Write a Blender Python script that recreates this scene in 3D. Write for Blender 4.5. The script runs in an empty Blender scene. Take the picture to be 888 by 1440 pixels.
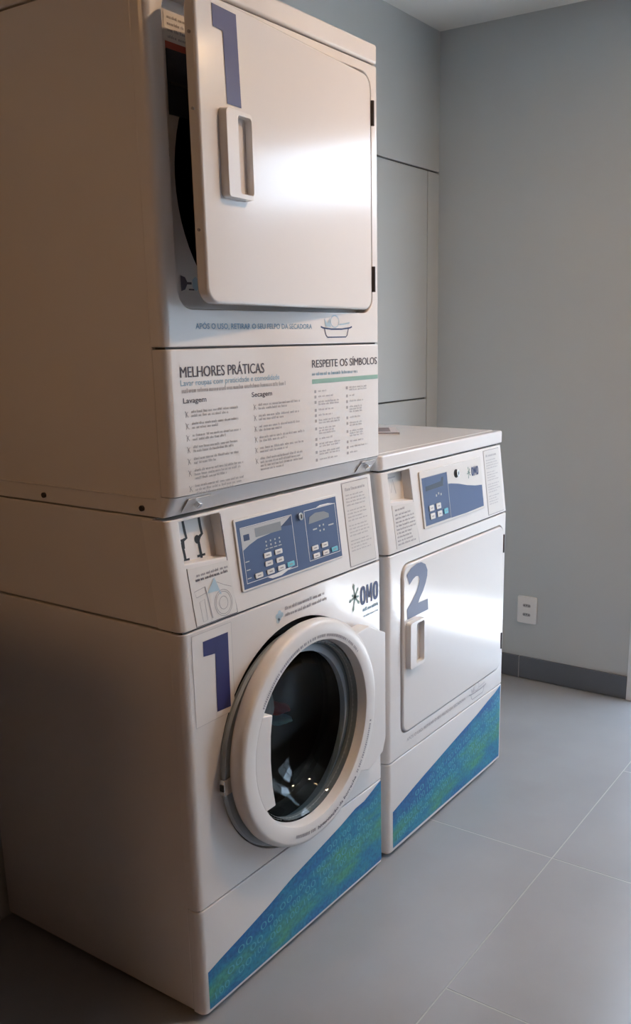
import bpy, bmesh, math, random
from mathutils import Matrix, Vector
random.seed(7)
SC = bpy.context.scene
COL = SC.collection
PI = math.pi

# ------------------------------------------------------------------ camera
def make_camera():
    C = Vector((-1.14354, -1.17142, 1.38266))
    yaw, pitch, roll = 0.985283, -0.241171, -0.009607
    f, ppx, ppy = 1278.313, 516.128, 784.259
    fw = Vector((math.sin(yaw)*math.cos(pitch), math.cos(yaw)*math.cos(pitch), math.sin(pitch)))
    r = fw.cross(Vector((0, 0, 1))).normalized(); u = r.cross(fw)
    c, s = math.cos(roll), math.sin(roll)
    R, U = c*r + s*u, -s*r + c*u
    cam = bpy.data.cameras.new('camera')
    cam.sensor_fit = 'VERTICAL'; cam.sensor_height = 36.0; cam.sensor_width = 36.0*888/1440
    cam.lens = f/1440*36.0
    cam.shift_x = (444-ppx)/1440; cam.shift_y = (ppy-720)/1440
    cam.clip_start = 0.02
    o = bpy.data.objects.new('camera', cam); COL.objects.link(o)
    m = Matrix((R, U, -fw)).transposed().to_4x4(); m.translation = C
    o.matrix_world = m
    SC.camera = o
make_camera()

# ------------------------------------------------------------------ sky, sun, exposure
SKY_COL, SKY_STR = (0.62, 0.80, 1.0, 1), 5.0
SUN_STR = 22.0
LAMP_STR = 210.0
SC.view_settings.view_transform = 'Standard'
SC.view_settings.look = 'None'
SC.view_settings.gamma = 1.0
SC.view_settings.use_curve_mapping = False
SC.view_settings.exposure = 1.32
w = bpy.data.worlds.new('sky'); SC.world = w; w.use_nodes = True
bg = w.node_tree.nodes['Background']; bg.inputs[0].default_value = SKY_COL; bg.inputs[1].default_value = SKY_STR
sun = bpy.data.lights.new('sun', 'SUN'); sun.energy = SUN_STR; sun.angle = 0.0093; sun.color = (1.0, 0.98, 0.95)
so = bpy.data.objects.new('sun', sun); COL.objects.link(so)
so.rotation_euler = Vector((-0.10, 0.40, 0.92)).to_track_quat('Z', 'Y').to_euler()

# ------------------------------------------------------------------ materials
def mat(name, col, rough=0.5, metal=0.0, spec=0.5, coat=0.0, emit=None, estr=0.0, trans=0.0, noise=None, bump=None, ior=1.5):
    m = bpy.data.materials.new(name); m.use_nodes = True
    nt = m.node_tree; b = nt.nodes['Principled BSDF']
    b.inputs['Base Color'].default_value = (*col, 1)
    b.inputs['Roughness'].default_value = rough
    b.inputs['Metallic'].default_value = metal
    b.inputs['Specular IOR Level'].default_value = spec
    b.inputs['Coat Weight'].default_value = coat
    b.inputs['Coat Roughness'].default_value = 0.06
    b.inputs['Transmission Weight'].default_value = trans
    b.inputs['IOR'].default_value = ior
    if emit:
        b.inputs['Emission Color'].default_value = (*emit, 1); b.inputs['Emission Strength'].default_value = estr
    if noise or bump:
        tc = nt.nodes.new('ShaderNodeTexCoord')
    if noise:
        sc, c2, fac, det = noise
        n = nt.nodes.new('ShaderNodeTexNoise'); n.inputs['Scale'].default_value = sc; n.inputs['Detail'].default_value = det
        nt.links.new(tc.outputs['Object'], n.inputs['Vector'])
        mr = nt.nodes.new('ShaderNodeMapRange'); mr.inputs[1].default_value = 0.35; mr.inputs[2].default_value = 0.68
        mr.inputs[3].default_value = 0; mr.inputs[4].default_value = fac
        nt.links.new(n.outputs['Fac'], mr.inputs[0])
        mx = nt.nodes.new('ShaderNodeMix'); mx.data_type = 'RGBA'
        mx.inputs[6].default_value = (*col, 1); mx.inputs[7].default_value = (*c2, 1)
        nt.links.new(mr.outputs[0], mx.inputs[0]); nt.links.new(mx.outputs[2], b.inputs['Base Color'])
    if bump:
        sc, st = bump
        n2 = nt.nodes.new('ShaderNodeTexNoise'); n2.inputs['Scale'].default_value = sc; n2.inputs['Detail'].default_value = 4
        nt.links.new(tc.outputs['Object'], n2.inputs['Vector'])
        bp = nt.nodes.new('ShaderNodeBump'); bp.inputs['Strength'].default_value = st; bp.inputs['Distance'].default_value = 0.004
        nt.links.new(n2.outputs['Fac'], bp.inputs['Height']); nt.links.new(bp.outputs['Normal'], b.inputs['Normal'])
    return m

M = {}
M['enamel'] = mat('white_enamel', (0.80, 0.765, 0.75), 0.22, coat=0.35, noise=(6, (0.785, 0.75, 0.735), 1, 3), bump=(9, 0.012))
M['door_enamel'] = mat('glossy_white_enamel', (0.76, 0.725, 0.71), 0.15, spec=0.36, bump=(5, 0.006))
M['plastic'] = mat('white_plastic', (0.79, 0.755, 0.735), 0.30, coat=0.15, noise=(12, (0.775, 0.74, 0.72), 1, 3))
M['label'] = mat('matt_label', (0.73, 0.705, 0.68), 0.5)
M['seam'] = mat('seam_dark', (0.10, 0.10, 0.10), 0.7)
M['void'] = mat('void_dark', (0.02, 0.02, 0.02), 0.7)
M['black'] = mat('black_plastic', (0.012, 0.012, 0.014), 0.45)
M['rubber'] = mat('grey_rubber', (0.022, 0.026, 0.030), 0.6)
M['greyblue'] = mat('greyblue_plastic', (0.34, 0.40, 0.46), 0.4)
M['navy'] = mat('navy_vinyl', (0.028, 0.033, 0.15), 0.35, coat=0.15)
M['navy_glare'] = mat('navy_vinyl_glare', (0.075, 0.105, 0.22), 0.35, spec=0.35)  # navy of the figure, lightened: reflected glare is put into the colour
M['panelblue'] = mat('slate_blue_overlay', (0.060, 0.105, 0.235), 0.32, coat=0.1)
M['paneldark'] = mat('dark_blue_overlay', (0.028, 0.05, 0.13), 0.35)
M['silver'] = mat('silver_overlay', (0.52, 0.53, 0.55), 0.35)
M['lcd'] = mat('grey_display', (0.30, 0.33, 0.36), 0.2)
M['lcdark'] = mat('dark_display', (0.05, 0.07, 0.11), 0.2)
M['white'] = mat('white_print', (0.80, 0.80, 0.80), 0.4)
M['button'] = mat('button_white', (0.78, 0.78, 0.77), 0.35)
M['teal'] = mat('button_teal', (0.16, 0.55, 0.68), 0.35)
M['chrome'] = mat('chrome', (0.75, 0.75, 0.75), 0.15, metal=1.0)
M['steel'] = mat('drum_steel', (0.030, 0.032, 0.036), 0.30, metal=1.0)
M['drumdark'] = mat('drum_coating', (0.006, 0.012, 0.030), 0.6)
M['ink'] = mat('dark_ink', (0.085, 0.075, 0.10), 0.6)
M['inkg'] = mat('grey_ink', (0.36, 0.34, 0.36), 0.6)
M['inkp'] = mat('pale_grey_ink', (0.47, 0.45, 0.46), 0.6)
M['inkb'] = mat('blue_ink', (0.30, 0.47, 0.60), 0.6)
M['inkb2'] = mat('mid_blue_ink', (0.16, 0.30, 0.44), 0.6)
M['inkn'] = mat('navy_ink', (0.06, 0.09, 0.20), 0.6)
M['inkgreen'] = mat('green_ink', (0.30, 0.50, 0.43), 0.6)
M['logo_green'] = mat('logo_grey_green', (0.22, 0.32, 0.29), 0.5)
M['logo_blue'] = mat('logo_blue', (0.07, 0.10, 0.23), 0.5)
M['paleblue'] = mat('pale_blue_ink', (0.42, 0.57, 0.67), 0.5)
M['red'] = mat('red_print', (0.42, 0.06, 0.03), 0.5)
M['hinge'] = mat('dark_hinge', (0.06, 0.05, 0.05), 0.4, metal=0.6)
M['wall'] = mat('painted_plaster', (0.515, 0.550, 0.565), 0.75, noise=(2.5, (0.50, 0.535, 0.55), 1, 5), bump=(60, 0.06))
M['panel'] = mat('painted_panel', (0.55, 0.565, 0.555), 0.6)
M['ceiling'] = mat('ceiling_paint', (0.84, 0.84, 0.81), 0.8)
M['groove'] = mat('groove', (0.20, 0.20, 0.19), 0.8)
M['tile'] = mat('grey_porcelain', (0.328, 0.336, 0.358), 0.26, noise=(3.5, (0.298, 0.304, 0.325), 1, 8), bump=(35, 0.02))
M['grout'] = mat('grout', (0.375, 0.375, 0.38), 0.32)
M['skirting'] = mat('dark_porcelain', (0.125, 0.140, 0.165), 0.4, noise=(4, (0.11, 0.125, 0.148), 1, 6))
M['frame'] = mat('white_aluminium', (0.70, 0.74, 0.78), 0.4)
M['wood'] = mat('brown_timber', (0.13, 0.062, 0.030), 0.5, noise=(3, (0.08, 0.036, 0.017), 1, 5))
M['roomwall'] = mat('brown_paint', (0.10, 0.065, 0.042), 0.8)
M['leftwall'] = mat('tan_paint', (0.26, 0.16, 0.09), 0.8)
M['pave'] = mat('concrete_paving', (0.50, 0.53, 0.57), 0.8, noise=(4, (0.44, 0.47, 0.51), 1, 5))
M['outwall'] = mat('render_wall', (0.26, 0.275, 0.28), 0.85, noise=(2, (0.21, 0.22, 0.225), 1, 4))
M['bulb'] = mat('lamp_glow', (1, 0.8, 0.6), 0.5, emit=(1.0, 0.66, 0.36), estr=LAMP_STR*0.45)
M['fill_front'] = mat('fill_glow_front', (1, 0.8, 0.6), 0.5, emit=(1.0, 0.64, 0.36), estr=LAMP_STR*1.8)  # glow of a lamp added to brighten the upper machine fronts
M['fill_left'] = mat('fill_glow_left', (1, 0.8, 0.6), 0.5, emit=(1.0, 0.56, 0.25), estr=LAMP_STR*0.40*0.043**2/0.24**2)  # glow of lamps added to light the left machine sides
M['paper'] = mat('paper', (0.62, 0.58, 0.58), 0.6)
M['paperprint'] = mat('paper_print', (0.20, 0.16, 0.17), 0.6)
M['socket'] = mat('socket_plastic', (0.80, 0.80, 0.80), 0.35)
M['socketgrey'] = mat('socket_grey', (0.40, 0.40, 0.42), 0.4)
M['cloth_red'] = mat('red_cloth', (0.78, 0.08, 0.14), 0.9)
M['cloth_blue'] = mat('blue_cloth', (0.16, 0.45, 0.65), 0.9)
M['cloth_navy'] = mat('navy_cloth', (0.010, 0.012, 0.022), 0.9)
M['cloth_grey'] = mat('grey_cloth', (0.60, 0.62, 0.66), 0.9)
M['glass'] = mat('tinted_glass', (0.58, 0.64, 0.66), 0.01, trans=1.0, ior=1.25)

def wave_material():
    m = bpy.data.materials.new('watercolour_print'); m.use_nodes = True
    nt = m.node_tree; b = nt.nodes['Principled BSDF']; b.inputs['Roughness'].default_value = 0.4
    tc = nt.nodes.new('ShaderNodeTexCoord')
    mp = nt.nodes.new('ShaderNodeMapping'); mp.inputs['Rotation'].default_value = (0, 0.2, 0); mp.inputs['Scale'].default_value = (6, 1, 17)
    n = nt.nodes.new('ShaderNodeTexNoise'); n.inputs['Scale'].default_value = 1.0; n.inputs['Detail'].default_value = 4; n.inputs['Roughness'].default_value = 0.55
    r = nt.nodes.new('ShaderNodeValToRGB'); e = r.color_ramp.elements
    e[0].position = 0.30; e[0].color = (0.012, 0.125, 0.36, 1)
    e[1].position = 0.70; e[1].color = (0.065, 0.30, 0.205, 1)
    k = e.new(0.50); k.color = (0.018, 0.22, 0.37, 1)
    n2 = nt.nodes.new('ShaderNodeTexNoise'); n2.inputs['Scale'].default_value = 110; n2.inputs['Detail'].default_value = 3
    mx = nt.nodes.new('ShaderNodeMix'); mx.data_type = 'RGBA'; mx.blend_type = 'SOFT_LIGHT'; mx.inputs[0].default_value = 0.9
    nt.links.new(tc.outputs['Object'], mp.inputs['Vector']); nt.links.new(mp.outputs[0], n.inputs['Vector'])
    nt.links.new(tc.outputs['Object'], n2.inputs['Vector'])
    # printed band: green along the middle of the wedge, blue towards its edges
    sp = nt.nodes.new('ShaderNodeSeparateXYZ'); nt.links.new(tc.outputs['Object'], sp.inputs[0])
    def mth(op, a, b):
        q = nt.nodes.new('ShaderNodeMath'); q.operation = op
        for i, v in enumerate((a, b)):
            if v is None: continue
            if isinstance(v, (int, float)): q.inputs[i].default_value = v
            else: nt.links.new(v, q.inputs[i])
        return q.outputs[0]
    mid = mth('ADD', mth('MULTIPLY', sp.outputs['X'], 0.105), 0.055)
    dist = mth('DIVIDE', mth('ABSOLUTE', mth('SUBTRACT', sp.outputs['Z'], mid), None), mth('ADD', mth('MULTIPLY', sp.outputs['X'], 0.105), 0.045))
    fac = mth('ADD', n.outputs['Fac'], mth('MULTIPLY', mth('SUBTRACT', 0.5, dist), 0.28))
    nt.links.new(fac, r.inputs[0]); nt.links.new(r.outputs[0], mx.inputs[6]); nt.links.new(n2.outputs['Fac'], mx.inputs[7])
    nt.links.new(mx.outputs[2], b.inputs['Base Color'])
    return m
M['wave'] = wave_material()
M['wave_ink'] = mat('pale_teal_ink', (0.10, 0.40, 0.52), 0.4)

# ------------------------------------------------------------------ mesh helpers
def add_box(bm, x0, x1, y0, y1, z0, z1):
    v = [bm.verts.new(p) for p in ((x0,y0,z0),(x1,y0,z0),(x1,y1,z0),(x0,y1,z0),(x0,y0,z1),(x1,y0,z1),(x1,y1,z1),(x0,y1,z1))]
    for f in ((0,3,2,1),(4,5,6,7),(0,1,5,4),(1,2,6,5),(2,3,7,6),(3,0,4,7)):
        bm.faces.new([v[i] for i in f])
    return v

def new_obj(name, bm, m, parent=None, loc=(0,0,0), bevel=0.0, seg=2, smooth=True):
    bmesh.ops.recalc_face_normals(bm, faces=bm.faces[:])
    me = bpy.data.meshes.new(name); bm.to_mesh(me); bm.free()
    if smooth:
        me.polygons.foreach_set('use_smooth', [True]*len(me.polygons))
        me.set_sharp_from_angle(angle=math.radians(38))
    me.materials.append(m)
    o = bpy.data.objects.new(name, me); COL.objects.link(o)
    o.location = loc
    if parent: o.parent = parent
    if bevel:
        md = o.modifiers.new('bevel', 'BEVEL'); md.width = bevel; md.segments = seg; md.limit_method = 'ANGLE'
        md.angle_limit = math.radians(40); md.harden_normals = True
    return o

def box_obj(name, dims, m, parent=None, loc=(0,0,0), bevel=0.0, seg=2):
    bm = bmesh.new(); add_box(bm, *dims)
    return new_obj(name, bm, m, parent, loc, bevel, seg)

def thing(name, label, cat, loc=(0,0,0), group=None):
    o = bpy.data.objects.new(name, None); COL.objects.link(o); o.location = loc
    o.empty_display_size = 0.1
    o['label'] = label; o['category'] = cat
    if group: o['group'] = group
    return o
def tag(o, label, cat, group=None):
    o['label'] = label; o['category'] = cat
    if group: o['group'] = group
    return o
def struct(o, label):
    o['kind'] = 'structure'; o['label'] = label; return o

def prism(bm, pts, d0, d1, mapf):
    """closed polygon pts (u,v) extruded from depth d0 to d1; mapf(u,v,d)->xyz"""
    a = [bm.verts.new(mapf(u, v, d0)) for u, v in pts]; b = [bm.verts.new(mapf(u, v, d1)) for u, v in pts]
    bm.faces.new(a); bm.faces.new(b[::-1])
    n = len(pts)
    for i in range(n):
        bm.faces.new((a[i], a[(i+1) % n], b[(i+1) % n], b[i]))

def rrect(u0, u1, v0, v1, r, n=6):
    pts = []
    for cx, cy, a0 in ((u1-r, v1-r, 0), (u0+r, v1-r, PI/2), (u0+r, v0+r, PI), (u1-r, v0+r, 1.5*PI)):
        for i in range(n+1):
            a = a0 + PI/2*i/n; pts.append((cx+r*math.cos(a), cy+r*math.sin(a)))
    return pts
def circle_pts(cx, cy, r, n=64):
    return [(cx+r*math.cos(2*PI*i/n), cy+r*math.sin(2*PI*i/n)) for i in range(n)]

def lathe(bm, prof, cx, cz, n=96, close=False):
    """profile (radius, y) turned round the y axis through (cx, cz)"""
    rings = []
    for r, y in prof:
        if r < 1e-6: rings.append([bm.verts.new((cx, y, cz))])
        else: rings.append([bm.verts.new((cx+r*math.cos(2*PI*i/n), y, cz+r*math.sin(2*PI*i/n))) for i in range(n)])
    pairs = list(zip(rings, rings[1:])) + ([(rings[-1], rings[0])] if close else [])
    for A, B in pairs:
        for i in range(n):
            j = (i+1) % n
            if len(A) == 1 and len(B) == 1: continue
            if len(A) == 1: bm.faces.new((A[0], B[i], B[j]))
            elif len(B) == 1: bm.faces.new((A[i], A[j], B[0]))
            else: bm.faces.new((A[i], A[j], B[j], B[i]))

def tube(bm, p0, p1, r, n=12):
    p0, p1 = Vector(p0), Vector(p1); d = (p1-p0).normalized()
    q = d.to_track_quat('Z', 'Y'); X, Y = q @ Vector((1,0,0)), q @ Vector((0,1,0))
    A = [bm.verts.new(p0 + r*(math.cos(2*PI*i/n)*X + math.sin(2*PI*i/n)*Y)) for i in range(n)]
    B = [bm.verts.new(p1 + r*(math.cos(2*PI*i/n)*X + math.sin(2*PI*i/n)*Y)) for i in range(n)]
    bm.faces.new(A[::-1]); bm.faces.new(B)
    for i in range(n): bm.faces.new((A[i], A[(i+1)%n], B[(i+1)%n], B[i]))

def shell_panel(name, W, z0, z1, m, parent, loc, holes=(), r=0.016, rr=0.007, thick=0.0315, hole_depth=0.03, slope=0.0, bevel=0.0025, x0=0.0):
    """sheet front with rounded upright corners that wrap on to the sides, with real holes through it"""
    bm = bmesh.new()
    def shear(x, y, z): return (x0+x, y + slope*(z-z0), z)
    n = 6
    prof = [(0, thick)] + [(r-r*math.cos(PI/2*i/n), r-r*math.sin(PI/2*i/n)) for i in range(n+1)]
    prof2 = [(0, thick)] + [(rr-rr*math.cos(PI/2*i/n), rr-rr*math.sin(PI/2*i/n)) for i in range(n+1)]
    prof = prof + [(W-x, y) for x, y in prof2[::-1]]
    lo = [bm.verts.new(shear(x, y, z0)) for x, y in prof]; hi = [bm.verts.new(shear(x, y, z1)) for x, y in prof]
    k = len(prof)
    flat = k//2 - 1
    for i in range(k-1):
        if i == flat and holes: continue
        bm.faces.new((lo[i], lo[i+1], hi[i+1], hi[i]))
    bm.faces.new(lo[::-1]); bm.faces.new(hi)
    bm.faces.new((lo[0], hi[0], hi[-1], lo[-1])) if not holes else None
    if holes:
        edges = []
        bm.edges.ensure_lookup_table()
        quad = [lo[flat], lo[flat+1], hi[flat+1], hi[flat]]
        for a, b in zip(quad, quad[1:]+quad[:1]):
            e = bm.edges.get((a, b)) or bm.edges.new((a, b)); edges.append(e)
        loops = []
        for h in holes:
            vs = [bm.verts.new(shear(u, 0, v)) for u, v in h]
            for a, b in zip(vs, vs[1:]+vs[:1]): edges.append(bm.edges.new((a, b)))
            loops.append(vs)
        bmesh.ops.triangle_fill(bm, use_beauty=True, use_dissolve=False, edges=edges)
        for vs, h in zip(loops, holes):
            bk = [bm.verts.new(shear(u, hole_depth, v)) for u, v in h]
            for i in range(len(vs)):
                j = (i+1) % len(vs); bm.faces.new((vs[i], vs[j], bk[j], bk[i]))
    return new_obj(name, bm, m, parent, loc, bevel)

def open_case(name, W, y0, y1, z0, z1, m, parent, loc, t=0.012, bevel=0.003, x0=0.0015):
    """five sheets of a case that is open at the front"""
    bm = bmesh.new()
    add_box(bm, x0, x0+t, y0, y1, z0, z1); add_box(bm, W-x0-t, W-x0, y0, y1, z0, z1)
    add_box(bm, x0+t, W-x0-t, y1-t, y1, z0, z1)
    add_box(bm, x0+t, W-x0-t, y0, y1-t, z1-t, z1); add_box(bm, x0+t, W-x0-t, y0, y1-t, z0, z0+t)
    return new_obj(name, bm, m, parent, loc, bevel)

# ------------------------------------------------------------------ flat print on a surface
STUFF = {'label_text', 'figure_print', 'indicator_print', 'ring_print', 'slogan_print', 'emblem_caption', 'wash_text', 'dry_text', 'symbol_text', 'tick_marks', 'symbol_marks', 'pin_hole'}
class Print:
    def __init__(s, mapf): s.mapf = mapf; s.bm = bmesh.new()
    def poly(s, pts, d=0.0006):
        try: s.bm.faces.new([s.bm.verts.new(s.mapf(u, v, d)) for u, v in pts])
        except ValueError: pass
    def rect(s, u0, u1, v0, v1, d=0.0006): s.poly([(u0,v0),(u1,v0),(u1,v1),(u0,v1)], d)
    def outline(s, u0, u1, v0, v1, t=0.0012, d=0.0006):
        s.rect(u0,u1,v0,v0+t,d); s.rect(u0,u1,v1-t,v1,d); s.rect(u0,u0+t,v0+t,v1-t,d); s.rect(u1-t,u1,v0+t,v1-t,d)
    def stroke(s, pts, t, d=0.0006, closed=False):
        P = [Vector(p) for p in pts]; n = len(P); L = []; R = []
        for i in range(n):
            if closed: a, b = P[i-1], P[(i+1) % n]
            else: a, b = P[max(i-1, 0)], P[min(i+1, n-1)]
            q = (b-a).normalized() if (b-a).length > 1e-9 else Vector((1,0)); nn = Vector((-q.y, q.x))*t/2
            L.append(P[i]+nn); R.append(P[i]-nn)
        for i in range(n if closed else n-1):
            j = (i+1) % n; s.poly([L[i], R[i], R[j], L[j]], d)
    def greek(s, u0, u1, v, h, ragged=0.0, word=(0.006, 0.017), gap=0.0026, d=0.0006):
        """a line of print too small to read: word-shaped bars"""
        end = u1 - ragged; u = u0; lw = h*0.62; st = h*0.34
        while u < end:
            l = min(random.uniform(*word), end-u); x = u
            while x < u+l-lw*0.5:
                k = random.random(); top = h*(1.25 if k > 0.8 else 0.85)
                s.rect(x, x+st, v, v+top, d)
                if k < 0.6: s.rect(x+st, x+lw*0.8, v+h*(0.62 if k < 0.3 else 0.0), v+h*(0.85 if k < 0.3 else 0.24), d)
                if k < 0.35: s.rect(x+lw*0.55, x+lw*0.8, v, v+h*0.62, d)
                x += lw
            u += l + gap
    def text(s, body, u0, u1, v, h, bold=0.0, d=0.0006, rot=0.0, warp=None):
        cu = bpy.data.curves.new('t', 'FONT'); cu.body = body; cu.size = 1.0; cu.resolution_u = 3; cu.offset = bold
        ob = bpy.data.objects.new('t', cu); COL.objects.link(ob)
        me = ob.to_mesh(); V = [tuple(p.co[:2]) for p in me.vertices]; F = [tuple(p.vertices) for p in me.polygons]
        ob.to_mesh_clear(); bpy.data.objects.remove(ob); bpy.data.curves.remove(cu)
        if not V: return
        xs = [p[0] for p in V]; x0, x1 = min(xs), max(xs)
        sx = (u1-u0)/(x1-x0) ; sy = h/0.72
        cr, sr = math.cos(rot), math.sin(rot); vs = []
        for x, y in V:
            a, b = (x-x0)*sx, y*sy
            p = (u0+a*cr-b*sr, v+a*sr+b*cr)
            if warp: p = warp(a, b)
            vs.append(s.bm.verts.new(s.mapf(p[0], p[1], d)))
        for f in F:
            try: s.bm.faces.new([vs[i] for i in f])
            except ValueError: pass
    def build(s, name, m, parent, loc=(0,0,0), stuff=False):
        me = bpy.data.meshes.new(name); s.bm.to_mesh(me); s.bm.free(); me.materials.append(m)
        o = bpy.data.objects.new(name, me); COL.objects.link(o); o.parent = parent; o.location = loc
        if stuff or name in STUFF: o['kind'] = 'stuff'
        return o

def on_front(u, v, d): return (u, -d, v)
CL = math.hypot(0.026, 0.21); CZ0 = 0.8455
CUP = Vector((0, 0.026/CL, 0.21/CL)); CN = Vector((0, -0.21/CL, 0.026/CL)); CSL = 0.026/0.21
def on_console(u, v, d):
    p = Vector((u, 0, 0.843)) + CUP*v + CN*d
    return tuple(p)

# ------------------------------------------------------------------ the room
XR, YB, ZC = 2.15, 0.66, 2.475
XL, YF = -2.6, -3.2
WIN = (-3.1, -1.75, 0.7, 2.3)  # opening for the unseen window, added as extra daylight source
DY0, DY1, DH = -0.245, -1.22, 2.12        # doorway in the right wall

def room():
    fl = struct(box_obj('floor', (XL, XR, YF, 0.78, -0.12, -0.0005), M['grout']), 'floor of large grey porcelain tiles')
    bm = bmesh.new(); g = 0.0016
    xs = [0.36+0.6*k for k in range(-6, 5)]; ys = [-0.37+0.6*k for k in range(-6, 4)]
    full = None
    cells = [(x, y, 0.6, 0.6) for x in xs for y in ys if y < -0.4] + [(-0.24+1.2*k, -0.37, 1.2, 1.2) for k in range(-2, 2)]
    for x, y, sx, sy in cells:
        if True:
            x0, x1 = max(x, XL)+g, min(x+sx, XR)-g; y0, y1 = max(y, YF)+g, min(y+sy, YB)-g
            if x1-x0 < 0.02 or y1-y0 < 0.02: continue
            whole = abs(x1-x0-0.6+2*g) < 1e-4 and abs(y1-y0-0.6+2*g) < 1e-4
            if whole and full:
                o = bpy.data.objects.new('floor_tile', full.data); COL.objects.link(o); o.parent = fl; o.location = (x0, y0, 0)
                md = o.modifiers.new('bevel', 'BEVEL'); md.width = 0.0006; md.segments = 1
            else:
                o = box_obj('floor_tile', (0, x1-x0, 0, y1-y0, -0.010, 0.0), M['tile'], fl, (x0, y0, 0), 0.0006, 1)
                if whole: full = o
    struct(box_obj('ceiling', (XL, XR+0.12, YF, 0.78, ZC, ZC+0.14), M['ceiling']), 'pale painted ceiling')
    struct(box_obj('added_soffit', (XL, -0.10, YF, YB, ZC-0.03, ZC), M['wood']), 'added dark timber soffit, unseen, that cuts bounce light on the left side of the room')  # added out of view to keep the left side dark
    wb = struct(box_obj('wall_back', (XL, XR, YB+0.012, 0.78, 0, ZC), M['groove']), 'pale grey panelled back wall')
    xg = 2.062
    for d in ((XL, XR, 1.985, ZC), (XL, xg-0.003, 1.136, 1.979), (XL, xg-0.003, 0.0, 1.130), (xg+0.003, XR, 0.0, 1.979)):
        box_obj('wall_panel', (d[0], d[1], YB, YB+0.012, d[2], d[3]), M['panel'], wb, bevel=0.0012, seg=1)
    bm = bmesh.new()
    add_box(bm, XR, XR+0.12, DY0+0.05, 0.78, -0.1, ZC); add_box(bm, XR, XR+0.12, WIN[1], DY1-0.05, -0.1, ZC); add_box(bm, XR, XR+0.12, YF, WIN[0], -0.1, ZC); add_box(bm, XR, XR+0.12, WIN[0], WIN[1], -0.1, WIN[2]); add_box(bm, XR, XR+0.12, WIN[0], WIN[1], WIN[3], ZC); add_box(bm, XR, XR+0.12, DY1-0.05, DY0+0.05, DH+0.05, ZC)
    struct(new_obj('wall_right', bm, M['wall']), 'grey plastered wall beside the doorway')
    bm = bmesh.new(); add_box(bm, XR+0.0, XR+0.12, YF, 0.78, ZC+0.14, 2.9)
    struct(new_obj('wall_parapet', bm, M['wall']), 'parapet above the doorway')
    struct(box_obj('wall_left', (XL-0.12, XL, YF, 0.78, -0.1, ZC), M['leftwall']), 'tan painted side wall')
    struct(box_obj('wall_front', (XL, XR, YF-0.12, YF, -0.1, ZC), M['roomwall']), 'brown painted wall behind the camera')
    a, b, c, d = WIN
    wn = bpy.data.objects.new('added_window', None); COL.objects.link(wn); wn.location = (XR, a, c); struct(wn, 'added white framed window, unseen, that brings in more daylight beyond the doorway')  # unseen window added to throw more daylight on the machines
    L = (-XR, -a, -c)
    for q in ((a, a+0.05, c, d), (b-0.05, b, c, d), (a+0.05, b-0.05, c, c+0.05), (a+0.05, b-0.05, d-0.05, d), ((a+b)/2-0.025, (a+b)/2+0.025, c+0.05, d-0.05)):
        box_obj('added_window_frame', (XR+0.03, XR+0.09, q[0], q[1], q[2], q[3]), M['frame'], wn, L, 0.002)
    struct(box_obj('added_partition', (-0.60, -0.50, 0.0, YB, 0, 1.25), M['wood']), 'added low brown timber partition, unseen, that blocks light left of the washer')  # unseen blocker, added to shade the lower left side and floor
    # doorway frame
    d = bpy.data.objects.new('door_1', None); COL.objects.link(d); d.location = (XR, DY0, 0)
    struct(d, 'white metal frame of the open doorway')
    L = (-XR, -DY0, 0)
    box_obj('jamb', (XR-0.012, XR+0.13, DY0, DY0+0.055, 0, DH+0.055), M['frame'], d, L, 0.002)
    box_obj('jamb', (XR-0.012, XR+0.13, DY1-0.055, DY1, 0, DH+0.055), M['frame'], d, L, 0.002)
    box_obj('head', (XR-0.012, XR+0.13, DY1, DY0, DH, DH+0.055), M['frame'], d, L, 0.002)
    box_obj('threshold', (XR, XR+0.13, DY1, DY0, -0.10, 0.004), M['frame'], d, L, 0.002)
    # skirting of cut tiles
    sk = bpy.data.objects.new('baseboard_right', None); COL.objects.link(sk); sk.location = (XR, 0, 0); struct(sk, 'dark grey tile skirting')
    for y0, y1 in ((0.262, YB-0.001), (DY0+0.056, 0.258)):
        box_obj('skirting_tile', (XR-0.011, XR-0.0005, y0, y1, 0.002, 0.094), M['skirting'], sk, (-XR, 0, 0), 0.0015)
    box_obj('grout_joint', (XR-0.009, XR-0.0005, 0.258, 0.262, 0.002, 0.093), M['grout'], sk, (-XR, 0, 0))
    # outside
    struct(box_obj('ground_outside', (XR+0.12, 9, -9, 7, -0.3, -0.02), M['pave']), 'sunlit concrete paving outside the doorway')
    struct(box_obj('wall_outside', (3.12, 3.3, -9, 7, -0.02, 2.02), M['outwall']), 'rendered boundary wall outside the doorway')
room()

# ------------------------------------------------------------------ shared machine pieces
W = 0.683
DEPTH = 0.652

def feet(parent, base):
    for x in (0.05, W-0.05):
        for y in (0.06, DEPTH-0.05):
            bm = bmesh.new(); tube(bm, (x, y, 0.0), (x, y, 0.016), 0.02, 16); new_obj('foot', bm, M['black'], parent, base)

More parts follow.
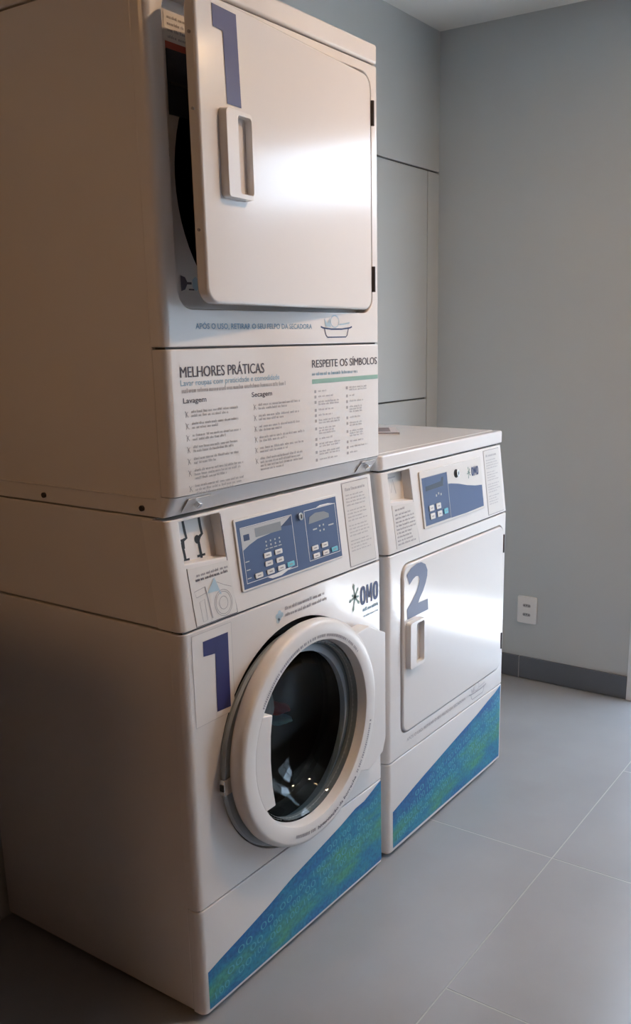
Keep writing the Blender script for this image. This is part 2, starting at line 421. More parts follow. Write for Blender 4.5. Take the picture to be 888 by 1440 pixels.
def emblem(pr_green, pr_blue, cx, cy, s, word):
    """star-shaped splash with the three letters to its right"""
    for a, l, wd in ((100, 1.0, 0.30), (55, 0.75, 0.24), (-5, 0.5, 0.2), (-48, 0.8, 0.26), (-105, 1.05, 0.30), (195, 0.75, 0.26), (150, 0.45, 0.2)):
        a = math.radians(a); u = Vector((math.cos(a), math.sin(a))); n = Vector((-u.y, u.x)); c = Vector((cx, cy))
        pts = [c+n*0.10*s, c+u*l*s*0.55+n*0.07*s, c+u*l*s*0.85+n*wd*0.5*s, c+u*l*s*1.02, c+u*l*s*0.85-n*wd*0.5*s, c+u*l*s*0.55-n*0.07*s, c-n*0.10*s]
        pr_green.poly(pts, 0.0005)
    u0, u1, v, h = word
    lw = (u1-u0)/3.3; th = h*0.19
    for k in (0, 2):
        c0 = u0 + lw*0.5 + k*(u1-u0-lw)/2; a, bb = lw*0.5-th/2, h*0.5-th/2
        ring = [(c0 + a*math.copysign(abs(math.cos(q))**0.7, math.cos(q)), v+h/2 + bb*math.copysign(abs(math.sin(q))**0.7, math.sin(q))) for q in [2*PI*i/28 for i in range(28)]]
        pr_blue.stroke(ring, th, 0.0008, True)
    m0, m1 = u0+lw*1.12, u1-lw*1.12; mt = th*0.75; mc = (m0+m1)/2
    pr_blue.rect(m0, m0+mt, v, v+h, 0.0008); pr_blue.rect(m1-mt, m1, v, v+h, 0.0008)
    pr_blue.poly([(m0+mt*0.2, v+h), (m0+mt*1.15, v+h), (mc+mt*0.35, v+h*0.25), (mc-mt*0.35, v+h*0.25)], 0.0009)
    pr_blue.poly([(m1-mt*0.2, v+h), (m1-mt*1.15, v+h), (mc-mt*0.35, v+h*0.25), (mc+mt*0.35, v+h*0.25)], 0.0009)

def tray_icon(pr, prb, u0, v0, s, h=0.042):
    """basin full of foam, s wide and h high"""
    P = lambda pts: [(u0+x*s, v0+y*h) for x, y in pts]
    pr.stroke(P([(0, 0.52), (0.08, 0.46), (0.35, 0.40), (0.7, 0.40), (0.98, 0.46), (1.06, 0.52)]), 0.0034)
    pr.stroke(P([(0.12, 0.44), (0.17, 0.10), (0.22, 0.0), (0.84, 0.0), (0.89, 0.10), (0.94, 0.44)]), 0.0024)
    prb.stroke(P([(0.47+0.14*math.cos(2*PI*i/14), 0.78+0.30*math.sin(2*PI*i/14)) for i in range(14)]), 0.0022, closed=True)
    prb.poly(P([(0.12, 0.92), (0.22, 0.70), (0.30, 0.95), (0.33, 0.50), (0.16, 0.54)]))
    prb.stroke(P([(0.62, 0.62), (0.8, 0.66), (0.98, 0.72)]), 0.0030)

def wave_decal(parent, loc, top, zb, name_seed):
    p = Print(on_front); pts = [(top[0][0], zb)] + top + [(top[-1][0], zb)]
    p.poly(pts, 0.0006); wv = p.build('wave_print', M['wave'], parent, loc)
    rnd = random.Random(name_seed); q = Print(on_front)
    def roof(u):
        for (a, b), (c, d) in zip(top, top[1:]):
            if a <= u <= c: return b + (d-b)*(u-a)/(c-a)
        return top[-1][1]
    row = 0.014
    v = zb + 0.012
    k = 0
    while v < 0.25:
        u = 0.03 + (k % 2)*0.03 + rnd.uniform(0, 0.02)
        while u < 0.62:
            vv = v + 0.16*(u-0.03)*0.9
            wd = rnd.uniform(0.038, 0.05); hh = 0.018
            if vv + hh + 0.016 < roof(u) and vv + hh + 0.016 < roof(min(u+wd, 0.66)):
                q.text(rnd.choice(['100', '100', '00']), u, u+wd, vv, hh, bold=-0.012, d=0.0009, rot=0.15)
            u += wd + rnd.uniform(0.010, 0.030)
        v += 0.024; k += 1
    q.build('figure_print', M['wave_ink'], wv)
    return wv

def pull_handle(parent, u0, u1, v0, v1, d=0.014):
    """moulded pull: a rounded block whose right half is a hollow grip; mapped on the door face at y=0"""
    bm = bmesh.new(); pu0, pu1, pv0, pv1 = u0+(u1-u0)*0.46, u1-0.002, v0+0.008, v1-0.007
    def mp(u, v, dd): return (u, -dd, v)
    o = [bm.verts.new(mp(u, v, d)) for u, v in rrect(u0+0.003, u1, v0, v1, 0.007, 4)]
    ob = [bm.verts.new(mp(u, v, 0.0)) for u, v in rrect(u0, u1+0.002, v0-0.001, v1+0.001, 0.008, 4)]
    i_ = [bm.verts.new(mp(u, v, d)) for u, v in rrect(pu0, pu1, pv0, pv1, 0.006, 4)]
    ib = [bm.verts.new(mp(u + (0.008 if u < (pu0+pu1)/2 else 0), v, -0.002)) for u, v in rrect(pu0, pu1, pv0, pv1, 0.006, 4)]
    n = len(o)
    for i in range(n):
        j = (i+1) % n
        bm.faces.new((o[i], o[j], i_[j], i_[i])); bm.faces.new((ob[i], ob[j], o[j], o[i])); bm.faces.new((i_[i], i_[j], ib[j], ib[i]))
    bm.faces.new(ib)
    return new_obj('handle', bm, M['plastic'], parent, (0,0,0), 0.0022, 3)

def dryer_door(parent, base, hinge, width, z0, z1, angle, thick=0.024):
    """slab door hinged on its right side; its own origin is the hinge line"""
    bm = bmesh.new()
    prism(bm, rrect(-width, -0.002, z0, z1, 0.030, 8), 0.0, -thick, lambda u, v, d: (u, -d, v))
    o = new_obj('door', bm, M['door_enamel'], parent, (hinge[0]+base[0], hinge[1]+base[1], base[2]), 0.006, 3)
    o.rotation_euler = (0, 0, angle)
    return o

def console_top_parts(parent, base, z_top):
    pass

def info_label(parent, base, u0, u1, v0, v1, mapf=on_console):
    bm = bmesh.new(); prism(bm, rrect(u0, u1, v0, v1, 0.003, 3), 0.0, 0.0016, mapf)
    lb = new_obj('info_label', bm, M['label'], parent, base, 0.0006, 1)
    p = Print(mapf); p.outline(u0-0.002, u1+0.002, v0-0.002, v1+0.002, 0.0016, 0.0004); p.build('label_edge', M['inkg'], lb)
    p = Print(mapf)
    p.greek(u0+0.010, u1-0.016, v1-0.018, 0.0060, d=0.0022, word=(0.015, 0.03))
    v = v1-0.030; k = 0
    while v > v0+0.022:
        p.greek(u0+0.010, u1-0.010, v, 0.0030, ragged=random.uniform(0, 0.03), d=0.0022)
        v -= 0.0078 if k % 4 != 3 else 0.0125; k += 1
    p.build('label_text', M['inkp'], lb)
    return lb

def key(parent, u, v, m, wd=0.024, hh=0.0105):
    bm = bmesh.new(); prism(bm, rrect(u-wd/2, u+wd/2, v-hh/2, v+hh/2, 0.002, 3), 0.0046, 0.0066, on_console)
    b = new_obj('button', bm, m, parent, (0,0,0), 0.0006, 1)
    p = Print(on_console); p.rect(u-wd*0.25, u+wd*0.2, v-0.0012, v+0.0012, 0.0070); p.build('key_mark', M['inkg'], b)

def lock_cylinder(parent, base, u, v):
    bm = bmesh.new(); tube(bm, on_console(u, v, 0.002), on_console(u, v, 0.010), 0.0085, 24)
    k = new_obj('key_lock', bm, M['chrome'], parent, base, 0.0012, 2)
    bm = bmesh.new(); prism(bm, [(u-0.0012, v-0.004), (u+0.0012, v-0.004), (u+0.0012, v+0.004), (u-0.0012, v+0.004)], 0.010, 0.0105, on_console)
    new_obj('keyway', bm, M['black'], k)

# ------------------------------------------------------------------ front-loading washer
def washer():
    t = thing('washing_machine', 'white front-loading washing machine with round glass door and large navy 1, under the dryer', 'washer', (0, 0, 0))
    B = (0, 0, 0)
    feet(t, B)
    open_case('cabinet', W, 0.032, DEPTH, 0.014, 0.842, M['enamel'], t, B)
    open_case('console_housing', W, 0.060, DEPTH, 0.8465, 1.058, M['enamel'], t, B)
    # dark rails behind the seams
    for q in ((0.006, 0.030, 0.249, 0.262), (0.006, 0.060, 0.836, 0.852)): box_obj('seam_rail', (0.008, W-0.008) + q, M['seam'], t, B)
    shell_panel('kick_panel', W, 0.012, 0.2535, M['enamel'], t, B)
    HC, HR = (0.345, 0.520), 0.262
    fp = shell_panel('front_panel', W, 0.2565, 0.8415, M['enamel'], t, B, holes=[circle_pts(HC[0], HC[1], HR, 96)], hole_depth=0.05)
    # console fascia with the coin recess cut through
    rec = [(0.034, 0.970), (0.146, 0.962), (0.143, 1.049), (0.034, 1.049)]
    shell_panel('console_fascia', W, CZ0, 1.055, M['plastic'], t, B, holes=[rec], thick=0.060, hole_depth=0.026, slope=CSL)
    bm = bmesh.new(); prism(bm, [(0.030, 0.11), (0.150, 0.11), (0.150, 0.207), (0.030, 0.207)], -0.032, -0.0255, on_console)
    cp = new_obj('coin_plate', bm, M['plastic'], t, B)
    D = -0.0250
    p = Print(on_console)
    p.stroke([(0.0690, 0.205), (0.0705, 0.185), (0.0725, 0.171), (0.0650, 0.169), (0.0590, 0.163), (0.0600, 0.154), (0.0615, 0.142), (0.0625, 0.126)], 0.0062, D)
    p.poly([(0.056, 0.171), (0.066, 0.171), (0.065, 0.152), (0.060, 0.152)], D+0.0001); p.rect(0.058, 0.073, 0.1275, 0.1325, D+0.0001)
    p.stroke([(0.1125, 0.206), (0.1130, 0.188), (0.1150, 0.172), (0.1080, 0.168), (0.1030, 0.160), (0.1040, 0.145), (0.1050, 0.128)], 0.0066, D)
    p.poly([(0.1000+0.0075*math.cos(2*PI*i/14), 0.1635+0.0085*math.sin(2*PI*i/14)) for i in range(14)], D+0.0001); p.rect(0.094, 0.116, 0.1290, 0.1335, D+0.0001); p.rect(0.102, 0.108, 0.1250, 0.137, D+0.0002)
    p.build('coin_slot', M['black'], cp)
    # illustrated label under the recess
    lp = [(0.041, 0.007), (0.155, 0.007), (0.1505, 0.112), (0.0375, 0.118)]
    bm = bmesh.new(); prism(bm, lp, 0.0, 0.0012, on_console); lb = new_obj('instruction_label', bm, M['label'], t, B)
    p = Print(on_console)
    p.stroke([(0.0365, 0.119), (0.0400, 0.005), (0.156, 0.005)], 0.0014); p.stroke([(0.156, 0.005), (0.1475, 0.112), (0.1455, 0.205)], 0.0018); p.build('label_edge', M['ink'], lb)
    p = Print(on_console)
    p.greek(0.058, 0.146, 0.0985, 0.0045, d=0.0018); p.build('label_text', M['inkg'], lb)
    p = Print(on_console); p.greek(0.054, 0.146, 0.0900, 0.0050, d=0.0018, gap=0.0016); p.build('label_text', M['ink'], lb)
    p = Print(on_console); dd = 0.0018
    p.stroke([(0.046, 0.072), (0.076, 0.076), (0.078, 0.064), (0.050, 0.060)], 0.001, dd, True)
    p.stroke([(0.056, 0.050), (0.070, 0.053), (0.071, 0.012), (0.059, 0.011)], 0.001, dd, True)
    p.stroke([(0.076, 0.076), (0.080, 0.050), (0.085, 0.012)], 0.0022, dd)
    for r in (0.0245, 0.021, 0.012): p.stroke([(0.120+r*math.cos(2*PI*i/28), 0.034+r*1.05*math.sin(2*PI*i/28)) for i in range(28)], 0.0010, dd, True)
    p.stroke([(0.108, 0.078), (0.128, 0.068), (0.148, 0.060)], 0.0008, dd)
    p.build('drawing', M['inkg'], lb)
    p = Print(on_console); p.poly([(0.080, 0.062), (0.104, 0.088), (0.114, 0.060)], 0.0019); p.stroke([(0.100, 0.086), (0.116, 0.052)], 0.003, 0.0020); p.build('scoop_drawing', M['paleblue'], lb)
    # control panel
    bm = bmesh.new(); prism(bm, rrect(0.176, 0.528, 0.040, 0.187, 0.004, 4), 0.0, 0.004, on_console)
    c = new_obj('control_panel', bm, M['plastic'], t, B, 0.0012)
    p = Print(on_console); p.rect(0.181, 0.523, 0.044, 0.182, 0.0042); p.build('overlay', M['panelblue'], c)
    p = Print(on_console); p.outline(0.1905, 0.357, 0.054, 0.168, 0.0013, 0.0048); p.outline(0.4005, 0.5165, 0.056, 0.168, 0.0013, 0.0048)
    p.poly([(0.255, 0.053), (0.270, 0.048), (0.300, 0.048), (0.330, 0.056), (0.340, 0.058), (0.310, 0.058)], 0.0049)
    p.poly([(0.4450, 0.1685), (0.4600, 0.172), (0.4900, 0.1715), (0.5100, 0.1685)], 0.0049)
    p.build('overlay_lines', M['white'], c)
    p = Print(on_console); p.poly([(0.1925, 0.166), (0.1925, 0.122), (0.213, 0.130), (0.240, 0.1375), (0.290, 0.142), (0.318, 0.149), (0.340, 0.159), (0.354, 0.166)], 0.0045); p.build('overlay_swoosh', M['silver'], c)
    p = Print(on_console); p.poly([(0.318, 0.1485), (0.3545, 0.146), (0.3545, 0.165), (0.340, 0.159)], 0.0044); p.build('overlay_patch', M['paneldark'], c)  # darker blue printed patch beside the swoosh
    p = Print(on_console); p.rect(0.198, 0.216, 0.1400, 0.1525, 0.0047); p.build('overlay_mark', M['paneldark'], c)
    p = Print(on_console); p.rect(0.234, 0.318, 0.1415, 0.1600, 0.0050); p.build('display', M['lcd'], c)
    p = Print(on_console); p.poly([(0.412, 0.137), (0.489, 0.140), (0.489, 0.149), (0.472, 0.156), (0.440, 0.158), (0.418, 0.152)], 0.0050); p.build('display', M['lcd'], c)
    p = Print(on_console)
    for i in range(4):
        p.rect(0.262+i*0.0145, 0.266+i*0.0145, 0.1250, 0.1285, 0.0050); p.rect(0.262+i*0.0145, 0.266+i*0.0145, 0.1165, 0.1205, 0.0050); p.rect(0.258+i*0.0145, 0.269+i*0.0145, 0.1105, 0.1125, 0.0050)
    for v in (0.098, 0.081, 0.064): p.rect(0.194, 0.206, v-0.001, v+0.001, 0.0050)
    for i in range(2): p.rect(0.448+i*0.014, 0.453+i*0.014, 0.125, 0.129, 0.0050); p.rect(0.448+i*0.014, 0.453+i*0.014, 0.114, 0.118, 0.0050)
    p.rect(0.425, 0.440, 0.121, 0.124, 0.0050); p.rect(0.483, 0.503, 0.121, 0.124, 0.0050)
    p.build('indicator_print', M['silver'], c)
    for u, v in ((0.263, 0.099), (0.299, 0.099), (0.264, 0.0815), (0.300, 0.0815), (0.266, 0.064), (0.302, 0.064), (0.229, 0.064), (0.424, 0.082), (0.460, 0.082), (0.426, 0.0645), (0.461, 0.0645)):
        key(c, u, v, M['button'])
    key(c, 0.334, 0.065, M['teal']); key(c, 0.495, 0.0655, M['teal'])
    lock_cylinder(t, B, 0.384, 0.159)
    info_label(t, B, 0.556, 0.664, 0.010, 0.205)
    # big figure on its vinyl square
    p = Print(on_front); p.rect(0.024, 0.135, 0.648, 0.834, 0.0004); sq = p.build('number_sticker', M['plastic'], t, B)
    p = Print(on_front); p.outline(0.0235, 0.135, 0.648, 0.834, 0.0008, 0.0006); p.build('sticker_edge', M['inkp'], sq)
    p = Print(on_front); p.poly([(0.053, 0.816), (0.124, 0.816), (0.1225, 0.660), (0.083, 0.662), (0.0855, 0.783), (0.053, 0.786)], 0.0010); p.build('number_one', M['navy'], sq)
    # emblem and slogan
    g, b = Print(on_front), Print(on_front)
    emblem(g, b, 0.570, 0.776, 0.034, (0.592, 0.672, 0.748, 0.047))
    g.build('emblem_splash', M['logo_green'], t, B); b.build('emblem_letters', M['logo_blue'], t, B)
    p = Print(on_front); p.greek(0.603, 0.672, 0.731, 0.0080, d=0.0008, word=(0.01, 0.02)); p.greek(0.607, 0.672, 0.7160, 0.0050, d=0.0008); p.build('emblem_caption', M['inkb'], t, B)
    p = Print(on_front); p.greek(0.305, 0.449, 0.8130, 0.0065, d=0.0008); p.greek(0.305, 0.457, 0.7990, 0.0065, d=0.0008); p.build('slogan_print', M['inkg'], t, B)
    p = Print(on_front)
    for a, bb in ((0.278, 0.806), (0.286, 0.812), (0.286, 0.800), (0.293, 0.806), (0.281, 0.796)): p.poly([(a+0.006*math.cos(2*PI*i/8), bb+0.006*math.sin(2*PI*i/8)) for i in range(8)], 0.0008)
    p.build('slogan_icon', M['paleblue'], t, B)
    wave_decal(t, B, [(0.016, 0.109), (0.060, 0.119), (0.128, 0.132), (0.213, 0.150), (0.296, 0.172), (0.376, 0.187), (0.496, 0.210), (0.560, 0.226), (0.600, 0.228), (0.664, 0.2480), (0.679, 0.2515)], 0.020, 3)
    # drum, gasket
    cx, cz = 0.345, 0.525
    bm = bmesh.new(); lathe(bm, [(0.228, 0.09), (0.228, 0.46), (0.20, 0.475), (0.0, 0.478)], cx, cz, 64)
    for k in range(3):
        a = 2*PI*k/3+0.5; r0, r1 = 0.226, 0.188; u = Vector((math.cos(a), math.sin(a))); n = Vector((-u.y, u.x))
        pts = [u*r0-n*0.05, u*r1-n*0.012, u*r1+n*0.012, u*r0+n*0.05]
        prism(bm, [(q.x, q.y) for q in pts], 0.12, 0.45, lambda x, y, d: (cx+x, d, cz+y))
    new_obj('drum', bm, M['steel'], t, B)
    bm = bmesh.new(); lathe(bm, [(0.275, 0.052), (0.275, 0.062), (0.215, 0.062), (0.205, 0.070), (0.205, 0.085), (0.230, 0.092), (0.245, 0.080), (0.268, 0.074)], cx, cz, 64, True)
    new_obj('gasket', bm, M['rubber'], t, B)
    # the porthole door: its origin is the hinge line, a touch ajar
    hx, hy = 0.655, -0.006
    door_c = (0.337-hx, 0.531)
    bm = bmesh.new()
    lathe(bm, [(0.205, 0.004), (0.236, 0.004), (0.249, -0.004), (0.2535, -0.014), (0.2535, -0.028), (0.2515, -0.034), (0.2475, -0.038), (0.242, -0.0395),
               (0.2130, -0.0395), (0.2085, -0.0380), (0.2062, -0.033), (0.2045, -0.018), (0.1990, -0.004), (0.1985, 0.004)], door_c[0], door_c[1], 128, True)
    dr = new_obj('door', bm, M['plastic'], t, (hx, hy, 0)); dr.rotation_euler = (0, 0, math.radians(1.2))
    cx, cz = door_c
    # grip: a wide web on the left with a straight inner edge
    arc = [(0.212*math.cos(a), 0.212*math.sin(a)) for a in [math.radians(150+60*i/12) for i in range(13)]]
    pts = arc + [(-0.150, -0.106), (-0.158, -0.060), (-0.161, 0.0), (-0.158, 0.055), (-0.150, 0.098)]
    bm = bmesh.new(); prism(bm, [(cx+u, cz+v) for u, v in pts], 0.010, 0.0392, lambda u, v, d: (u, -d, v))
    new_obj('grip_web', bm, M['plastic'], dr, bevel=0.003, seg=3)
    pts = [(-0.017, 0.676), (-0.090, 0.712)] + [(cx+0.238*math.cos(q), cz+0.238*math.sin(q)) for q in [math.radians(48-93*i/14) for i in range(15)]] + [(-0.100, 0.345), (-0.032, 0.366), (-0.018, 0.400)]
    bm = bmesh.new(); prism(bm, pts, -0.001, 0.0365, lambda u, v, d: (u, -d, v)); new_obj('hinge_cover', bm, M['plastic'], dr, bevel=0.003, seg=3)
    # inner door plate, grey blue, with the latch
    bm = bmesh.new(); lathe(bm, [(0.190, 0.004), (0.243, 0.004), (0.246, 0.010), (0.243, 0.018), (0.190, 0.018)], cx-0.012, cz-0.012, 96, True)
    ip = new_obj('inner_plate', bm, M['greyblue'], dr)
    bm = bmesh.new(); add_box(bm, cx-0.2645, cx-0.235, -0.001, 0.012, cz-0.045, cz-0.010); lt = new_obj('latch', bm, M['chrome'], dr, bevel=0.002)
    bm = bmesh.new(); add_box(bm, cx-0.266, cx-0.2640, 0.001, 0.010, cz-0.034, cz-0.020); new_obj('latch_slot', bm, M['black'], lt)
    # glass bowl
    bm = bmesh.new()
    po = [(0.2030, -0.016), (0.1985, -0.002), (0.190, 0.012), (0.175, 0.040), (0.150, 0.066), (0.115, 0.084), (0.065, 0.095), (0.0, 0.098)]
    pi_ = [(0.0, 0.094), (0.064, 0.091), (0.113, 0.080), (0.147, 0.0625), (0.171, 0.038), (0.184, 0.010), (0.192, -0.006), (0.1985, -0.016), (0.2030, -0.016)]
    lathe(bm, po + pi_[:-1], cx, cz, 96, True)
    new_obj('door_glass', bm, M['glass'], dr)
    # print that runs round the ring
    def arc_map(r, a0):
        return lambda a, b: (cx+(r+b)*math.cos(a0-a/r), cz+(r+b)*math.sin(a0-a/r))
    q = Print(on_front)
    def arc_words(r, a0, a1, h, d=0.0401):
        a = a0; sgn = 1 if a1 > a0 else -1
        while (a1-a)*sgn > 0.02:
            l = random.uniform(0.010, 0.022)
            b2 = a + sgn*min(l, abs(a1-a)); n = 3
            A = [(cx+r*math.cos(a+(b2-a)*i/n), cz+r*math.sin(a+(b2-a)*i/n)) for i in range(n+1)]
            Bq = [(cx+(r+h)*math.cos(a+(b2-a)*i/n), cz+(r+h)*math.sin(a+(b2-a)*i/n)) for i in range(n+1)]
            q.poly(A + Bq[::-1], d); a = b2 + sgn*(0.007 if random.random() < 0.8 else 0.022)
    arc_words(0.2150, math.radians(146), math.radians(38), 0.0060)
    q.build('ring_print', M['inkg'], dr)
    q = Print(on_front); arc_words(0.2255, math.radians(-112), math.radians(-93), 0.0075); arc_words(0.2255, math.radians(-46), math.radians(-12), 0.0070); q.build('ring_print', M['inkg'], dr)
    q = Print(on_front)
    r, a0 = 0.2345, math.radians(-91)
    q.text('higienização da borracha', 0, 0.175, 0, 0.0085, bold=0.02, d=0.0402, warp=lambda a, b: (cx+(r-b)*math.cos(a0+a/r), cz+(r-b)*math.sin(a0+a/r)))
    q.build('ring_lettering', M['ink'], dr)
    return t
washer()

# laundry in the drum
def garment(name, label, m, pts, r):
    bm = bmesh.new()
    rnd = random.Random(len(name))
    bmesh.ops.create_icosphere(bm, subdivisions=4, radius=1.0)
    for v in bm.verts:
        p = v.co.copy()
        k = 1 + 0.07*math.sin(5*p.x+2*p.z)+0.06*math.sin(7*p.y-4*p.z+1)+0.05*math.sin(11*p.x+9*p.y)
        v.co = Vector((p.x*r[0], p.y*r[1], p.z*r[2]))*k
    o = new_obj(name, bm, m); o.location = pts
    return o
for lab, m, c, r in (('dark navy bundle of laundry at the bottom of the washer drum', M['cloth_navy'], (0.375, 0.285, 0.407), (0.080, 0.055, 0.052)),
                     ('crumpled grey garment on top of the dark bundle in the washer drum', M['cloth_grey'], (0.405, 0.170, 0.530), (0.026, 0.034, 0.066)),
                     ('small red garment above the blue one in the washer drum', M['cloth_red'], (0.466, 0.165, 0.494), (0.026, 0.030, 0.013)),
                     ('small blue garment under the red one in the washer drum', M['cloth_blue'], (0.472, 0.165, 0.463), (0.028, 0.030, 0.010))):
    tag(garment('garment', lab, m, c, r), lab, 'clothing', 'laundry in the drum')

# ------------------------------------------------------------------ dryer stacked on the washer
def top_dryer():
    Z0 = 1.0605
    t = thing('tumble_dryer', 'white tumble dryer with door ajar and a navy 1, stacked on the washing machine', 'dryer', (0, 0, Z0))
    B = (0, 0, -Z0)
    open_case('cabinet', W, 0.0325, DEPTH, Z0, 1.9455, M['enamel'], t, B)
    # raised crease and screws low on the side
    bm = bmesh.new(); add_box(bm, -0.0005, 0.002, 0.045, 0.62, 1.0945, 1.0975); new_obj('side_crease', bm, M['enamel'], t, B, 0.001)
    for y in (0.082, 0.362):
        bm = bmesh.new(); tube(bm, (0.003, y, 1.0755), (-0.0035, y, 1.0755), 0.0055, 14); new_obj('side_screw', bm, M['hinge'], t, B, 0.001)
    # lower instruction panel with a slanted lip
    shell_panel('lower_panel', W, 1.1000, 1.3600, M['enamel'], t, B)
    bm = bmesh.new(); n = 6
    half = lambda r: [(0, 0.0315)] + [(r-r*math.cos(PI/2*i/n), r-r*math.sin(PI/2*i/n)) for i in range(n+1)]
    prof = half(0.016) + [(W-x, y) for x, y in half(0.007)[::-1]]
    hi = [bm.verts.new((x, y, 1.100)) for x, y in prof]
    lo = [bm.verts.new((x, max(y, 0.0)+0.030*(1 - y/0.0315) if y < 0.0315 else y, 1.0615)) for x, y in prof]
    for i in range(len(prof)-1): bm.faces.new((lo[i], lo[i+1], hi[i+1], hi[i]))
    bm.faces.new(lo[::-1])
    new_obj('bottom_lip', bm, M['enamel'], t, B)
    for x in (0.070, 0.640):
        bm = bmesh.new(); add_box(bm, x-0.030, x+0.030, -0.0010, 0.0005, -0.0165, 0.0165)
        k = new_obj('bracket', bm, M['door_enamel'], t, (x*0, 0, 0), 0.0006)
        k.location = (0, 0.0130, 1.0800-Z0); k.rotation_euler = (0.66, 0, 0)
        bm = bmesh.new(); tube(bm, (x, -0.0005, 0.002), (x, -0.010, 0.002), 0.0075, 6); new_obj('bolt', bm, M['chrome'], k, bevel=0.001)
    for q in ((0.006, 0.030, 1.354, 1.369), (0.008, 0.034, 1.940, 1.953)): box_obj('seam_rail', (0.008, W-0.008) + q, M['seam'], t, B)
    # front with the door opening
    shell_panel('front_panel', W, 1.3635, 1.9450, M['enamel'], t, B, holes=[rrect(0.040, 0.657, 1.429, 1.926, 0.036, 8)], hole_depth=0.030)
    shell_panel('lid', W, 1.9485, 1.9885, M['enamel'], t, B, bevel=0.006)
    box_obj('lid_top', (0.0, W, 0.0318, DEPTH, 1.9485, 1.9885), M['enamel'], t, B, 0.004)
    # recess back with drum mouth
    bm = bmesh.new(); y = 0.0305
    out = [bm.verts.new((u, y, v)) for u, v in [(0.030, 1.42), (0.665, 1.42), (0.665, 1.935), (0.030, 1.935)]]
    mouth = []
    c0, rr = (0.348, 1.650), 0.268
    for i in range(72):
        a = 2*PI*i/72; u, v = c0[0]+rr*math.cos(a), c0[1]+rr*math.sin(a)
        v = max(1.470, min(v, 1.775)); mouth.append((u, v))
    inn = [bm.verts.new((u, y, v)) for u, v in mouth]
    ed = [bm.edges.new((a, b)) for L in (out, inn) for a, b in zip(L, L[1:]+L[:1])]
    bmesh.ops.triangle_fill(bm, use_beauty=True, use_dissolve=False, edges=ed)
    bk = [bm.verts.new((u, 0.10, v)) for u, v in mouth]
    for i in range(72): bm.faces.new((inn[i], inn[(i+1) % 72], bk[(i+1) % 72], bk[i]))
    rb = new_obj('bulkhead', bm, M['enamel'], t, B)
    bm = bmesh.new(); lathe(bm, [(0.30, 0.10), (0.30, 0.60), (0.0, 0.605)], 0.3415, 1.645, 48); new_obj('drum', bm, M['drumdark'], t, B)
    onb = lambda u, v, d: (u, 0.0305-d, v)
    bm = bmesh.new(); prism(bm, [(0.074, 1.748), (0.190, 1.748), (0.190, 1.850), (0.074, 1.850)], 0.0005, 0.0030, onb); sl = new_obj('lint_screen', bm, M['drumdark'], t, B)
    bm = bmesh.new(); prism(bm, [(0.076, 1.795), (0.188, 1.795), (0.188, 1.799), (0.076, 1.799)], 0.003, 0.0060, onb); new_obj('screen_rib', bm, M['black'], sl, bevel=0.0005)
    p = Print(onb); p.rect(0.073, 0.200, 1.850, 1.8615, 0.0012); p.build('warning_stripe', M['red'], t, B)
    p = Print(onb); p.rect(0.073, 0.200, 1.862, 1.908, 0.0010); lb = p.build('warning_label', M['label'], t, B)
    p = Print(onb)
    for v in (1.897, 1.887, 1.877, 1.867): p.greek(0.080, 0.192, v, 0.004, d=0.0014)
    p.build('label_text', M['inkg'], lb)
    p = Print(onb); p.rect(0.079, 0.128, 1.460, 1.487, 0.0008); lb = p.build('small_label', M['label'], t, B)
    p = Print(onb); p.poly([(0.079, 1.487), (0.090, 1.484), (0.096, 1.474), (0.089, 1.463), (0.079, 1.460)], 0.0012); p.rect(0.094, 0.106, 1.472, 1.476, 0.0012); p.rect(0.098, 0.112, 1.462, 1.4645, 0.0012); p.build('label_mark', M['ink'], lb)
    p = Print(onb); p.poly([(0.108, 1.480), (0.116, 1.486), (0.126, 1.480), (0.126, 1.467), (0.116, 1.461), (0.108, 1.467)], 0.0012); p.build('label_mark', M['paleblue'], lb)
    bm = bmesh.new(); prism(bm, [(0.058, 1.680), (0.066, 1.680), (0.066, 1.694), (0.058, 1.694)], 0.0, 0.004, onb); new_obj('door_switch', bm, M['black'], t, B)
    # door
    ang = math.radians(5.5)
    hinge = (0.652, -0.0045, 0)
    d = dryer_door(t, B, hinge, 0.606, 1.436, 1.920, ang)
    pull_handle(d, -0.554, -0.476, 1.613, 1.753)
    p = Print(on_front); p.poly([(-0.561, 1.907), (-0.494, 1.907), (-0.488, 1.763), (-0.529, 1.763), (-0.5335, 1.872), (-0.560, 1.873)], 0.0008); p.build('number_one', M['navy'], d)
    for z in (1.855, 1.742, 1.555):
        bm = bmesh.new(); tube(bm, (-0.6058, 0.012, z), (-0.6085, 0.012, z), 0.0026, 10); new_obj('edge_screw', bm, M['inkg'], d)
    for z0, z1 in ((1.822, 1.872), (1.475, 1.530)):
        bm = bmesh.new(); tube(bm, (0.654, -0.0055, z0), (0.654, -0.0055, z1), 0.0042, 12); new_obj('hinge', bm, M['hinge'], t, B)
    # print
    p = Print(on_front); p.text('APÓS O USO, RETIRAR O SEU FELPO DA SECADORA', 0.079, 0.424, 1.3945, 0.0100, bold=0.010); p.build('lint_notice', M['inkb2'], t, B)
    a, b = Print(on_front), Print(on_front); tray_icon(a, b, 0.455, 1.3770, 0.110); a.build('basin_icon', M['inkn'], t, B); b.build('foam_icon', M['paleblue'], t, B)
    for b_, u0, u1, v, h in (('MELHORES PRÁTICAS', 0.034, 0.264, 1.3110, 0.0195), ('RESPEITE OS SÍMBOLOS', 0.421, 0.672, 1.3150, 0.0165)):
        p = Print(on_front); p.text(b_, u0, u1, v, h, bold=0.0); p.text(b_, u0+0.0008, u1+0.0008, v, h, bold=0.0, d=0.0007); p.build('panel_heading', M['ink'], t, B)
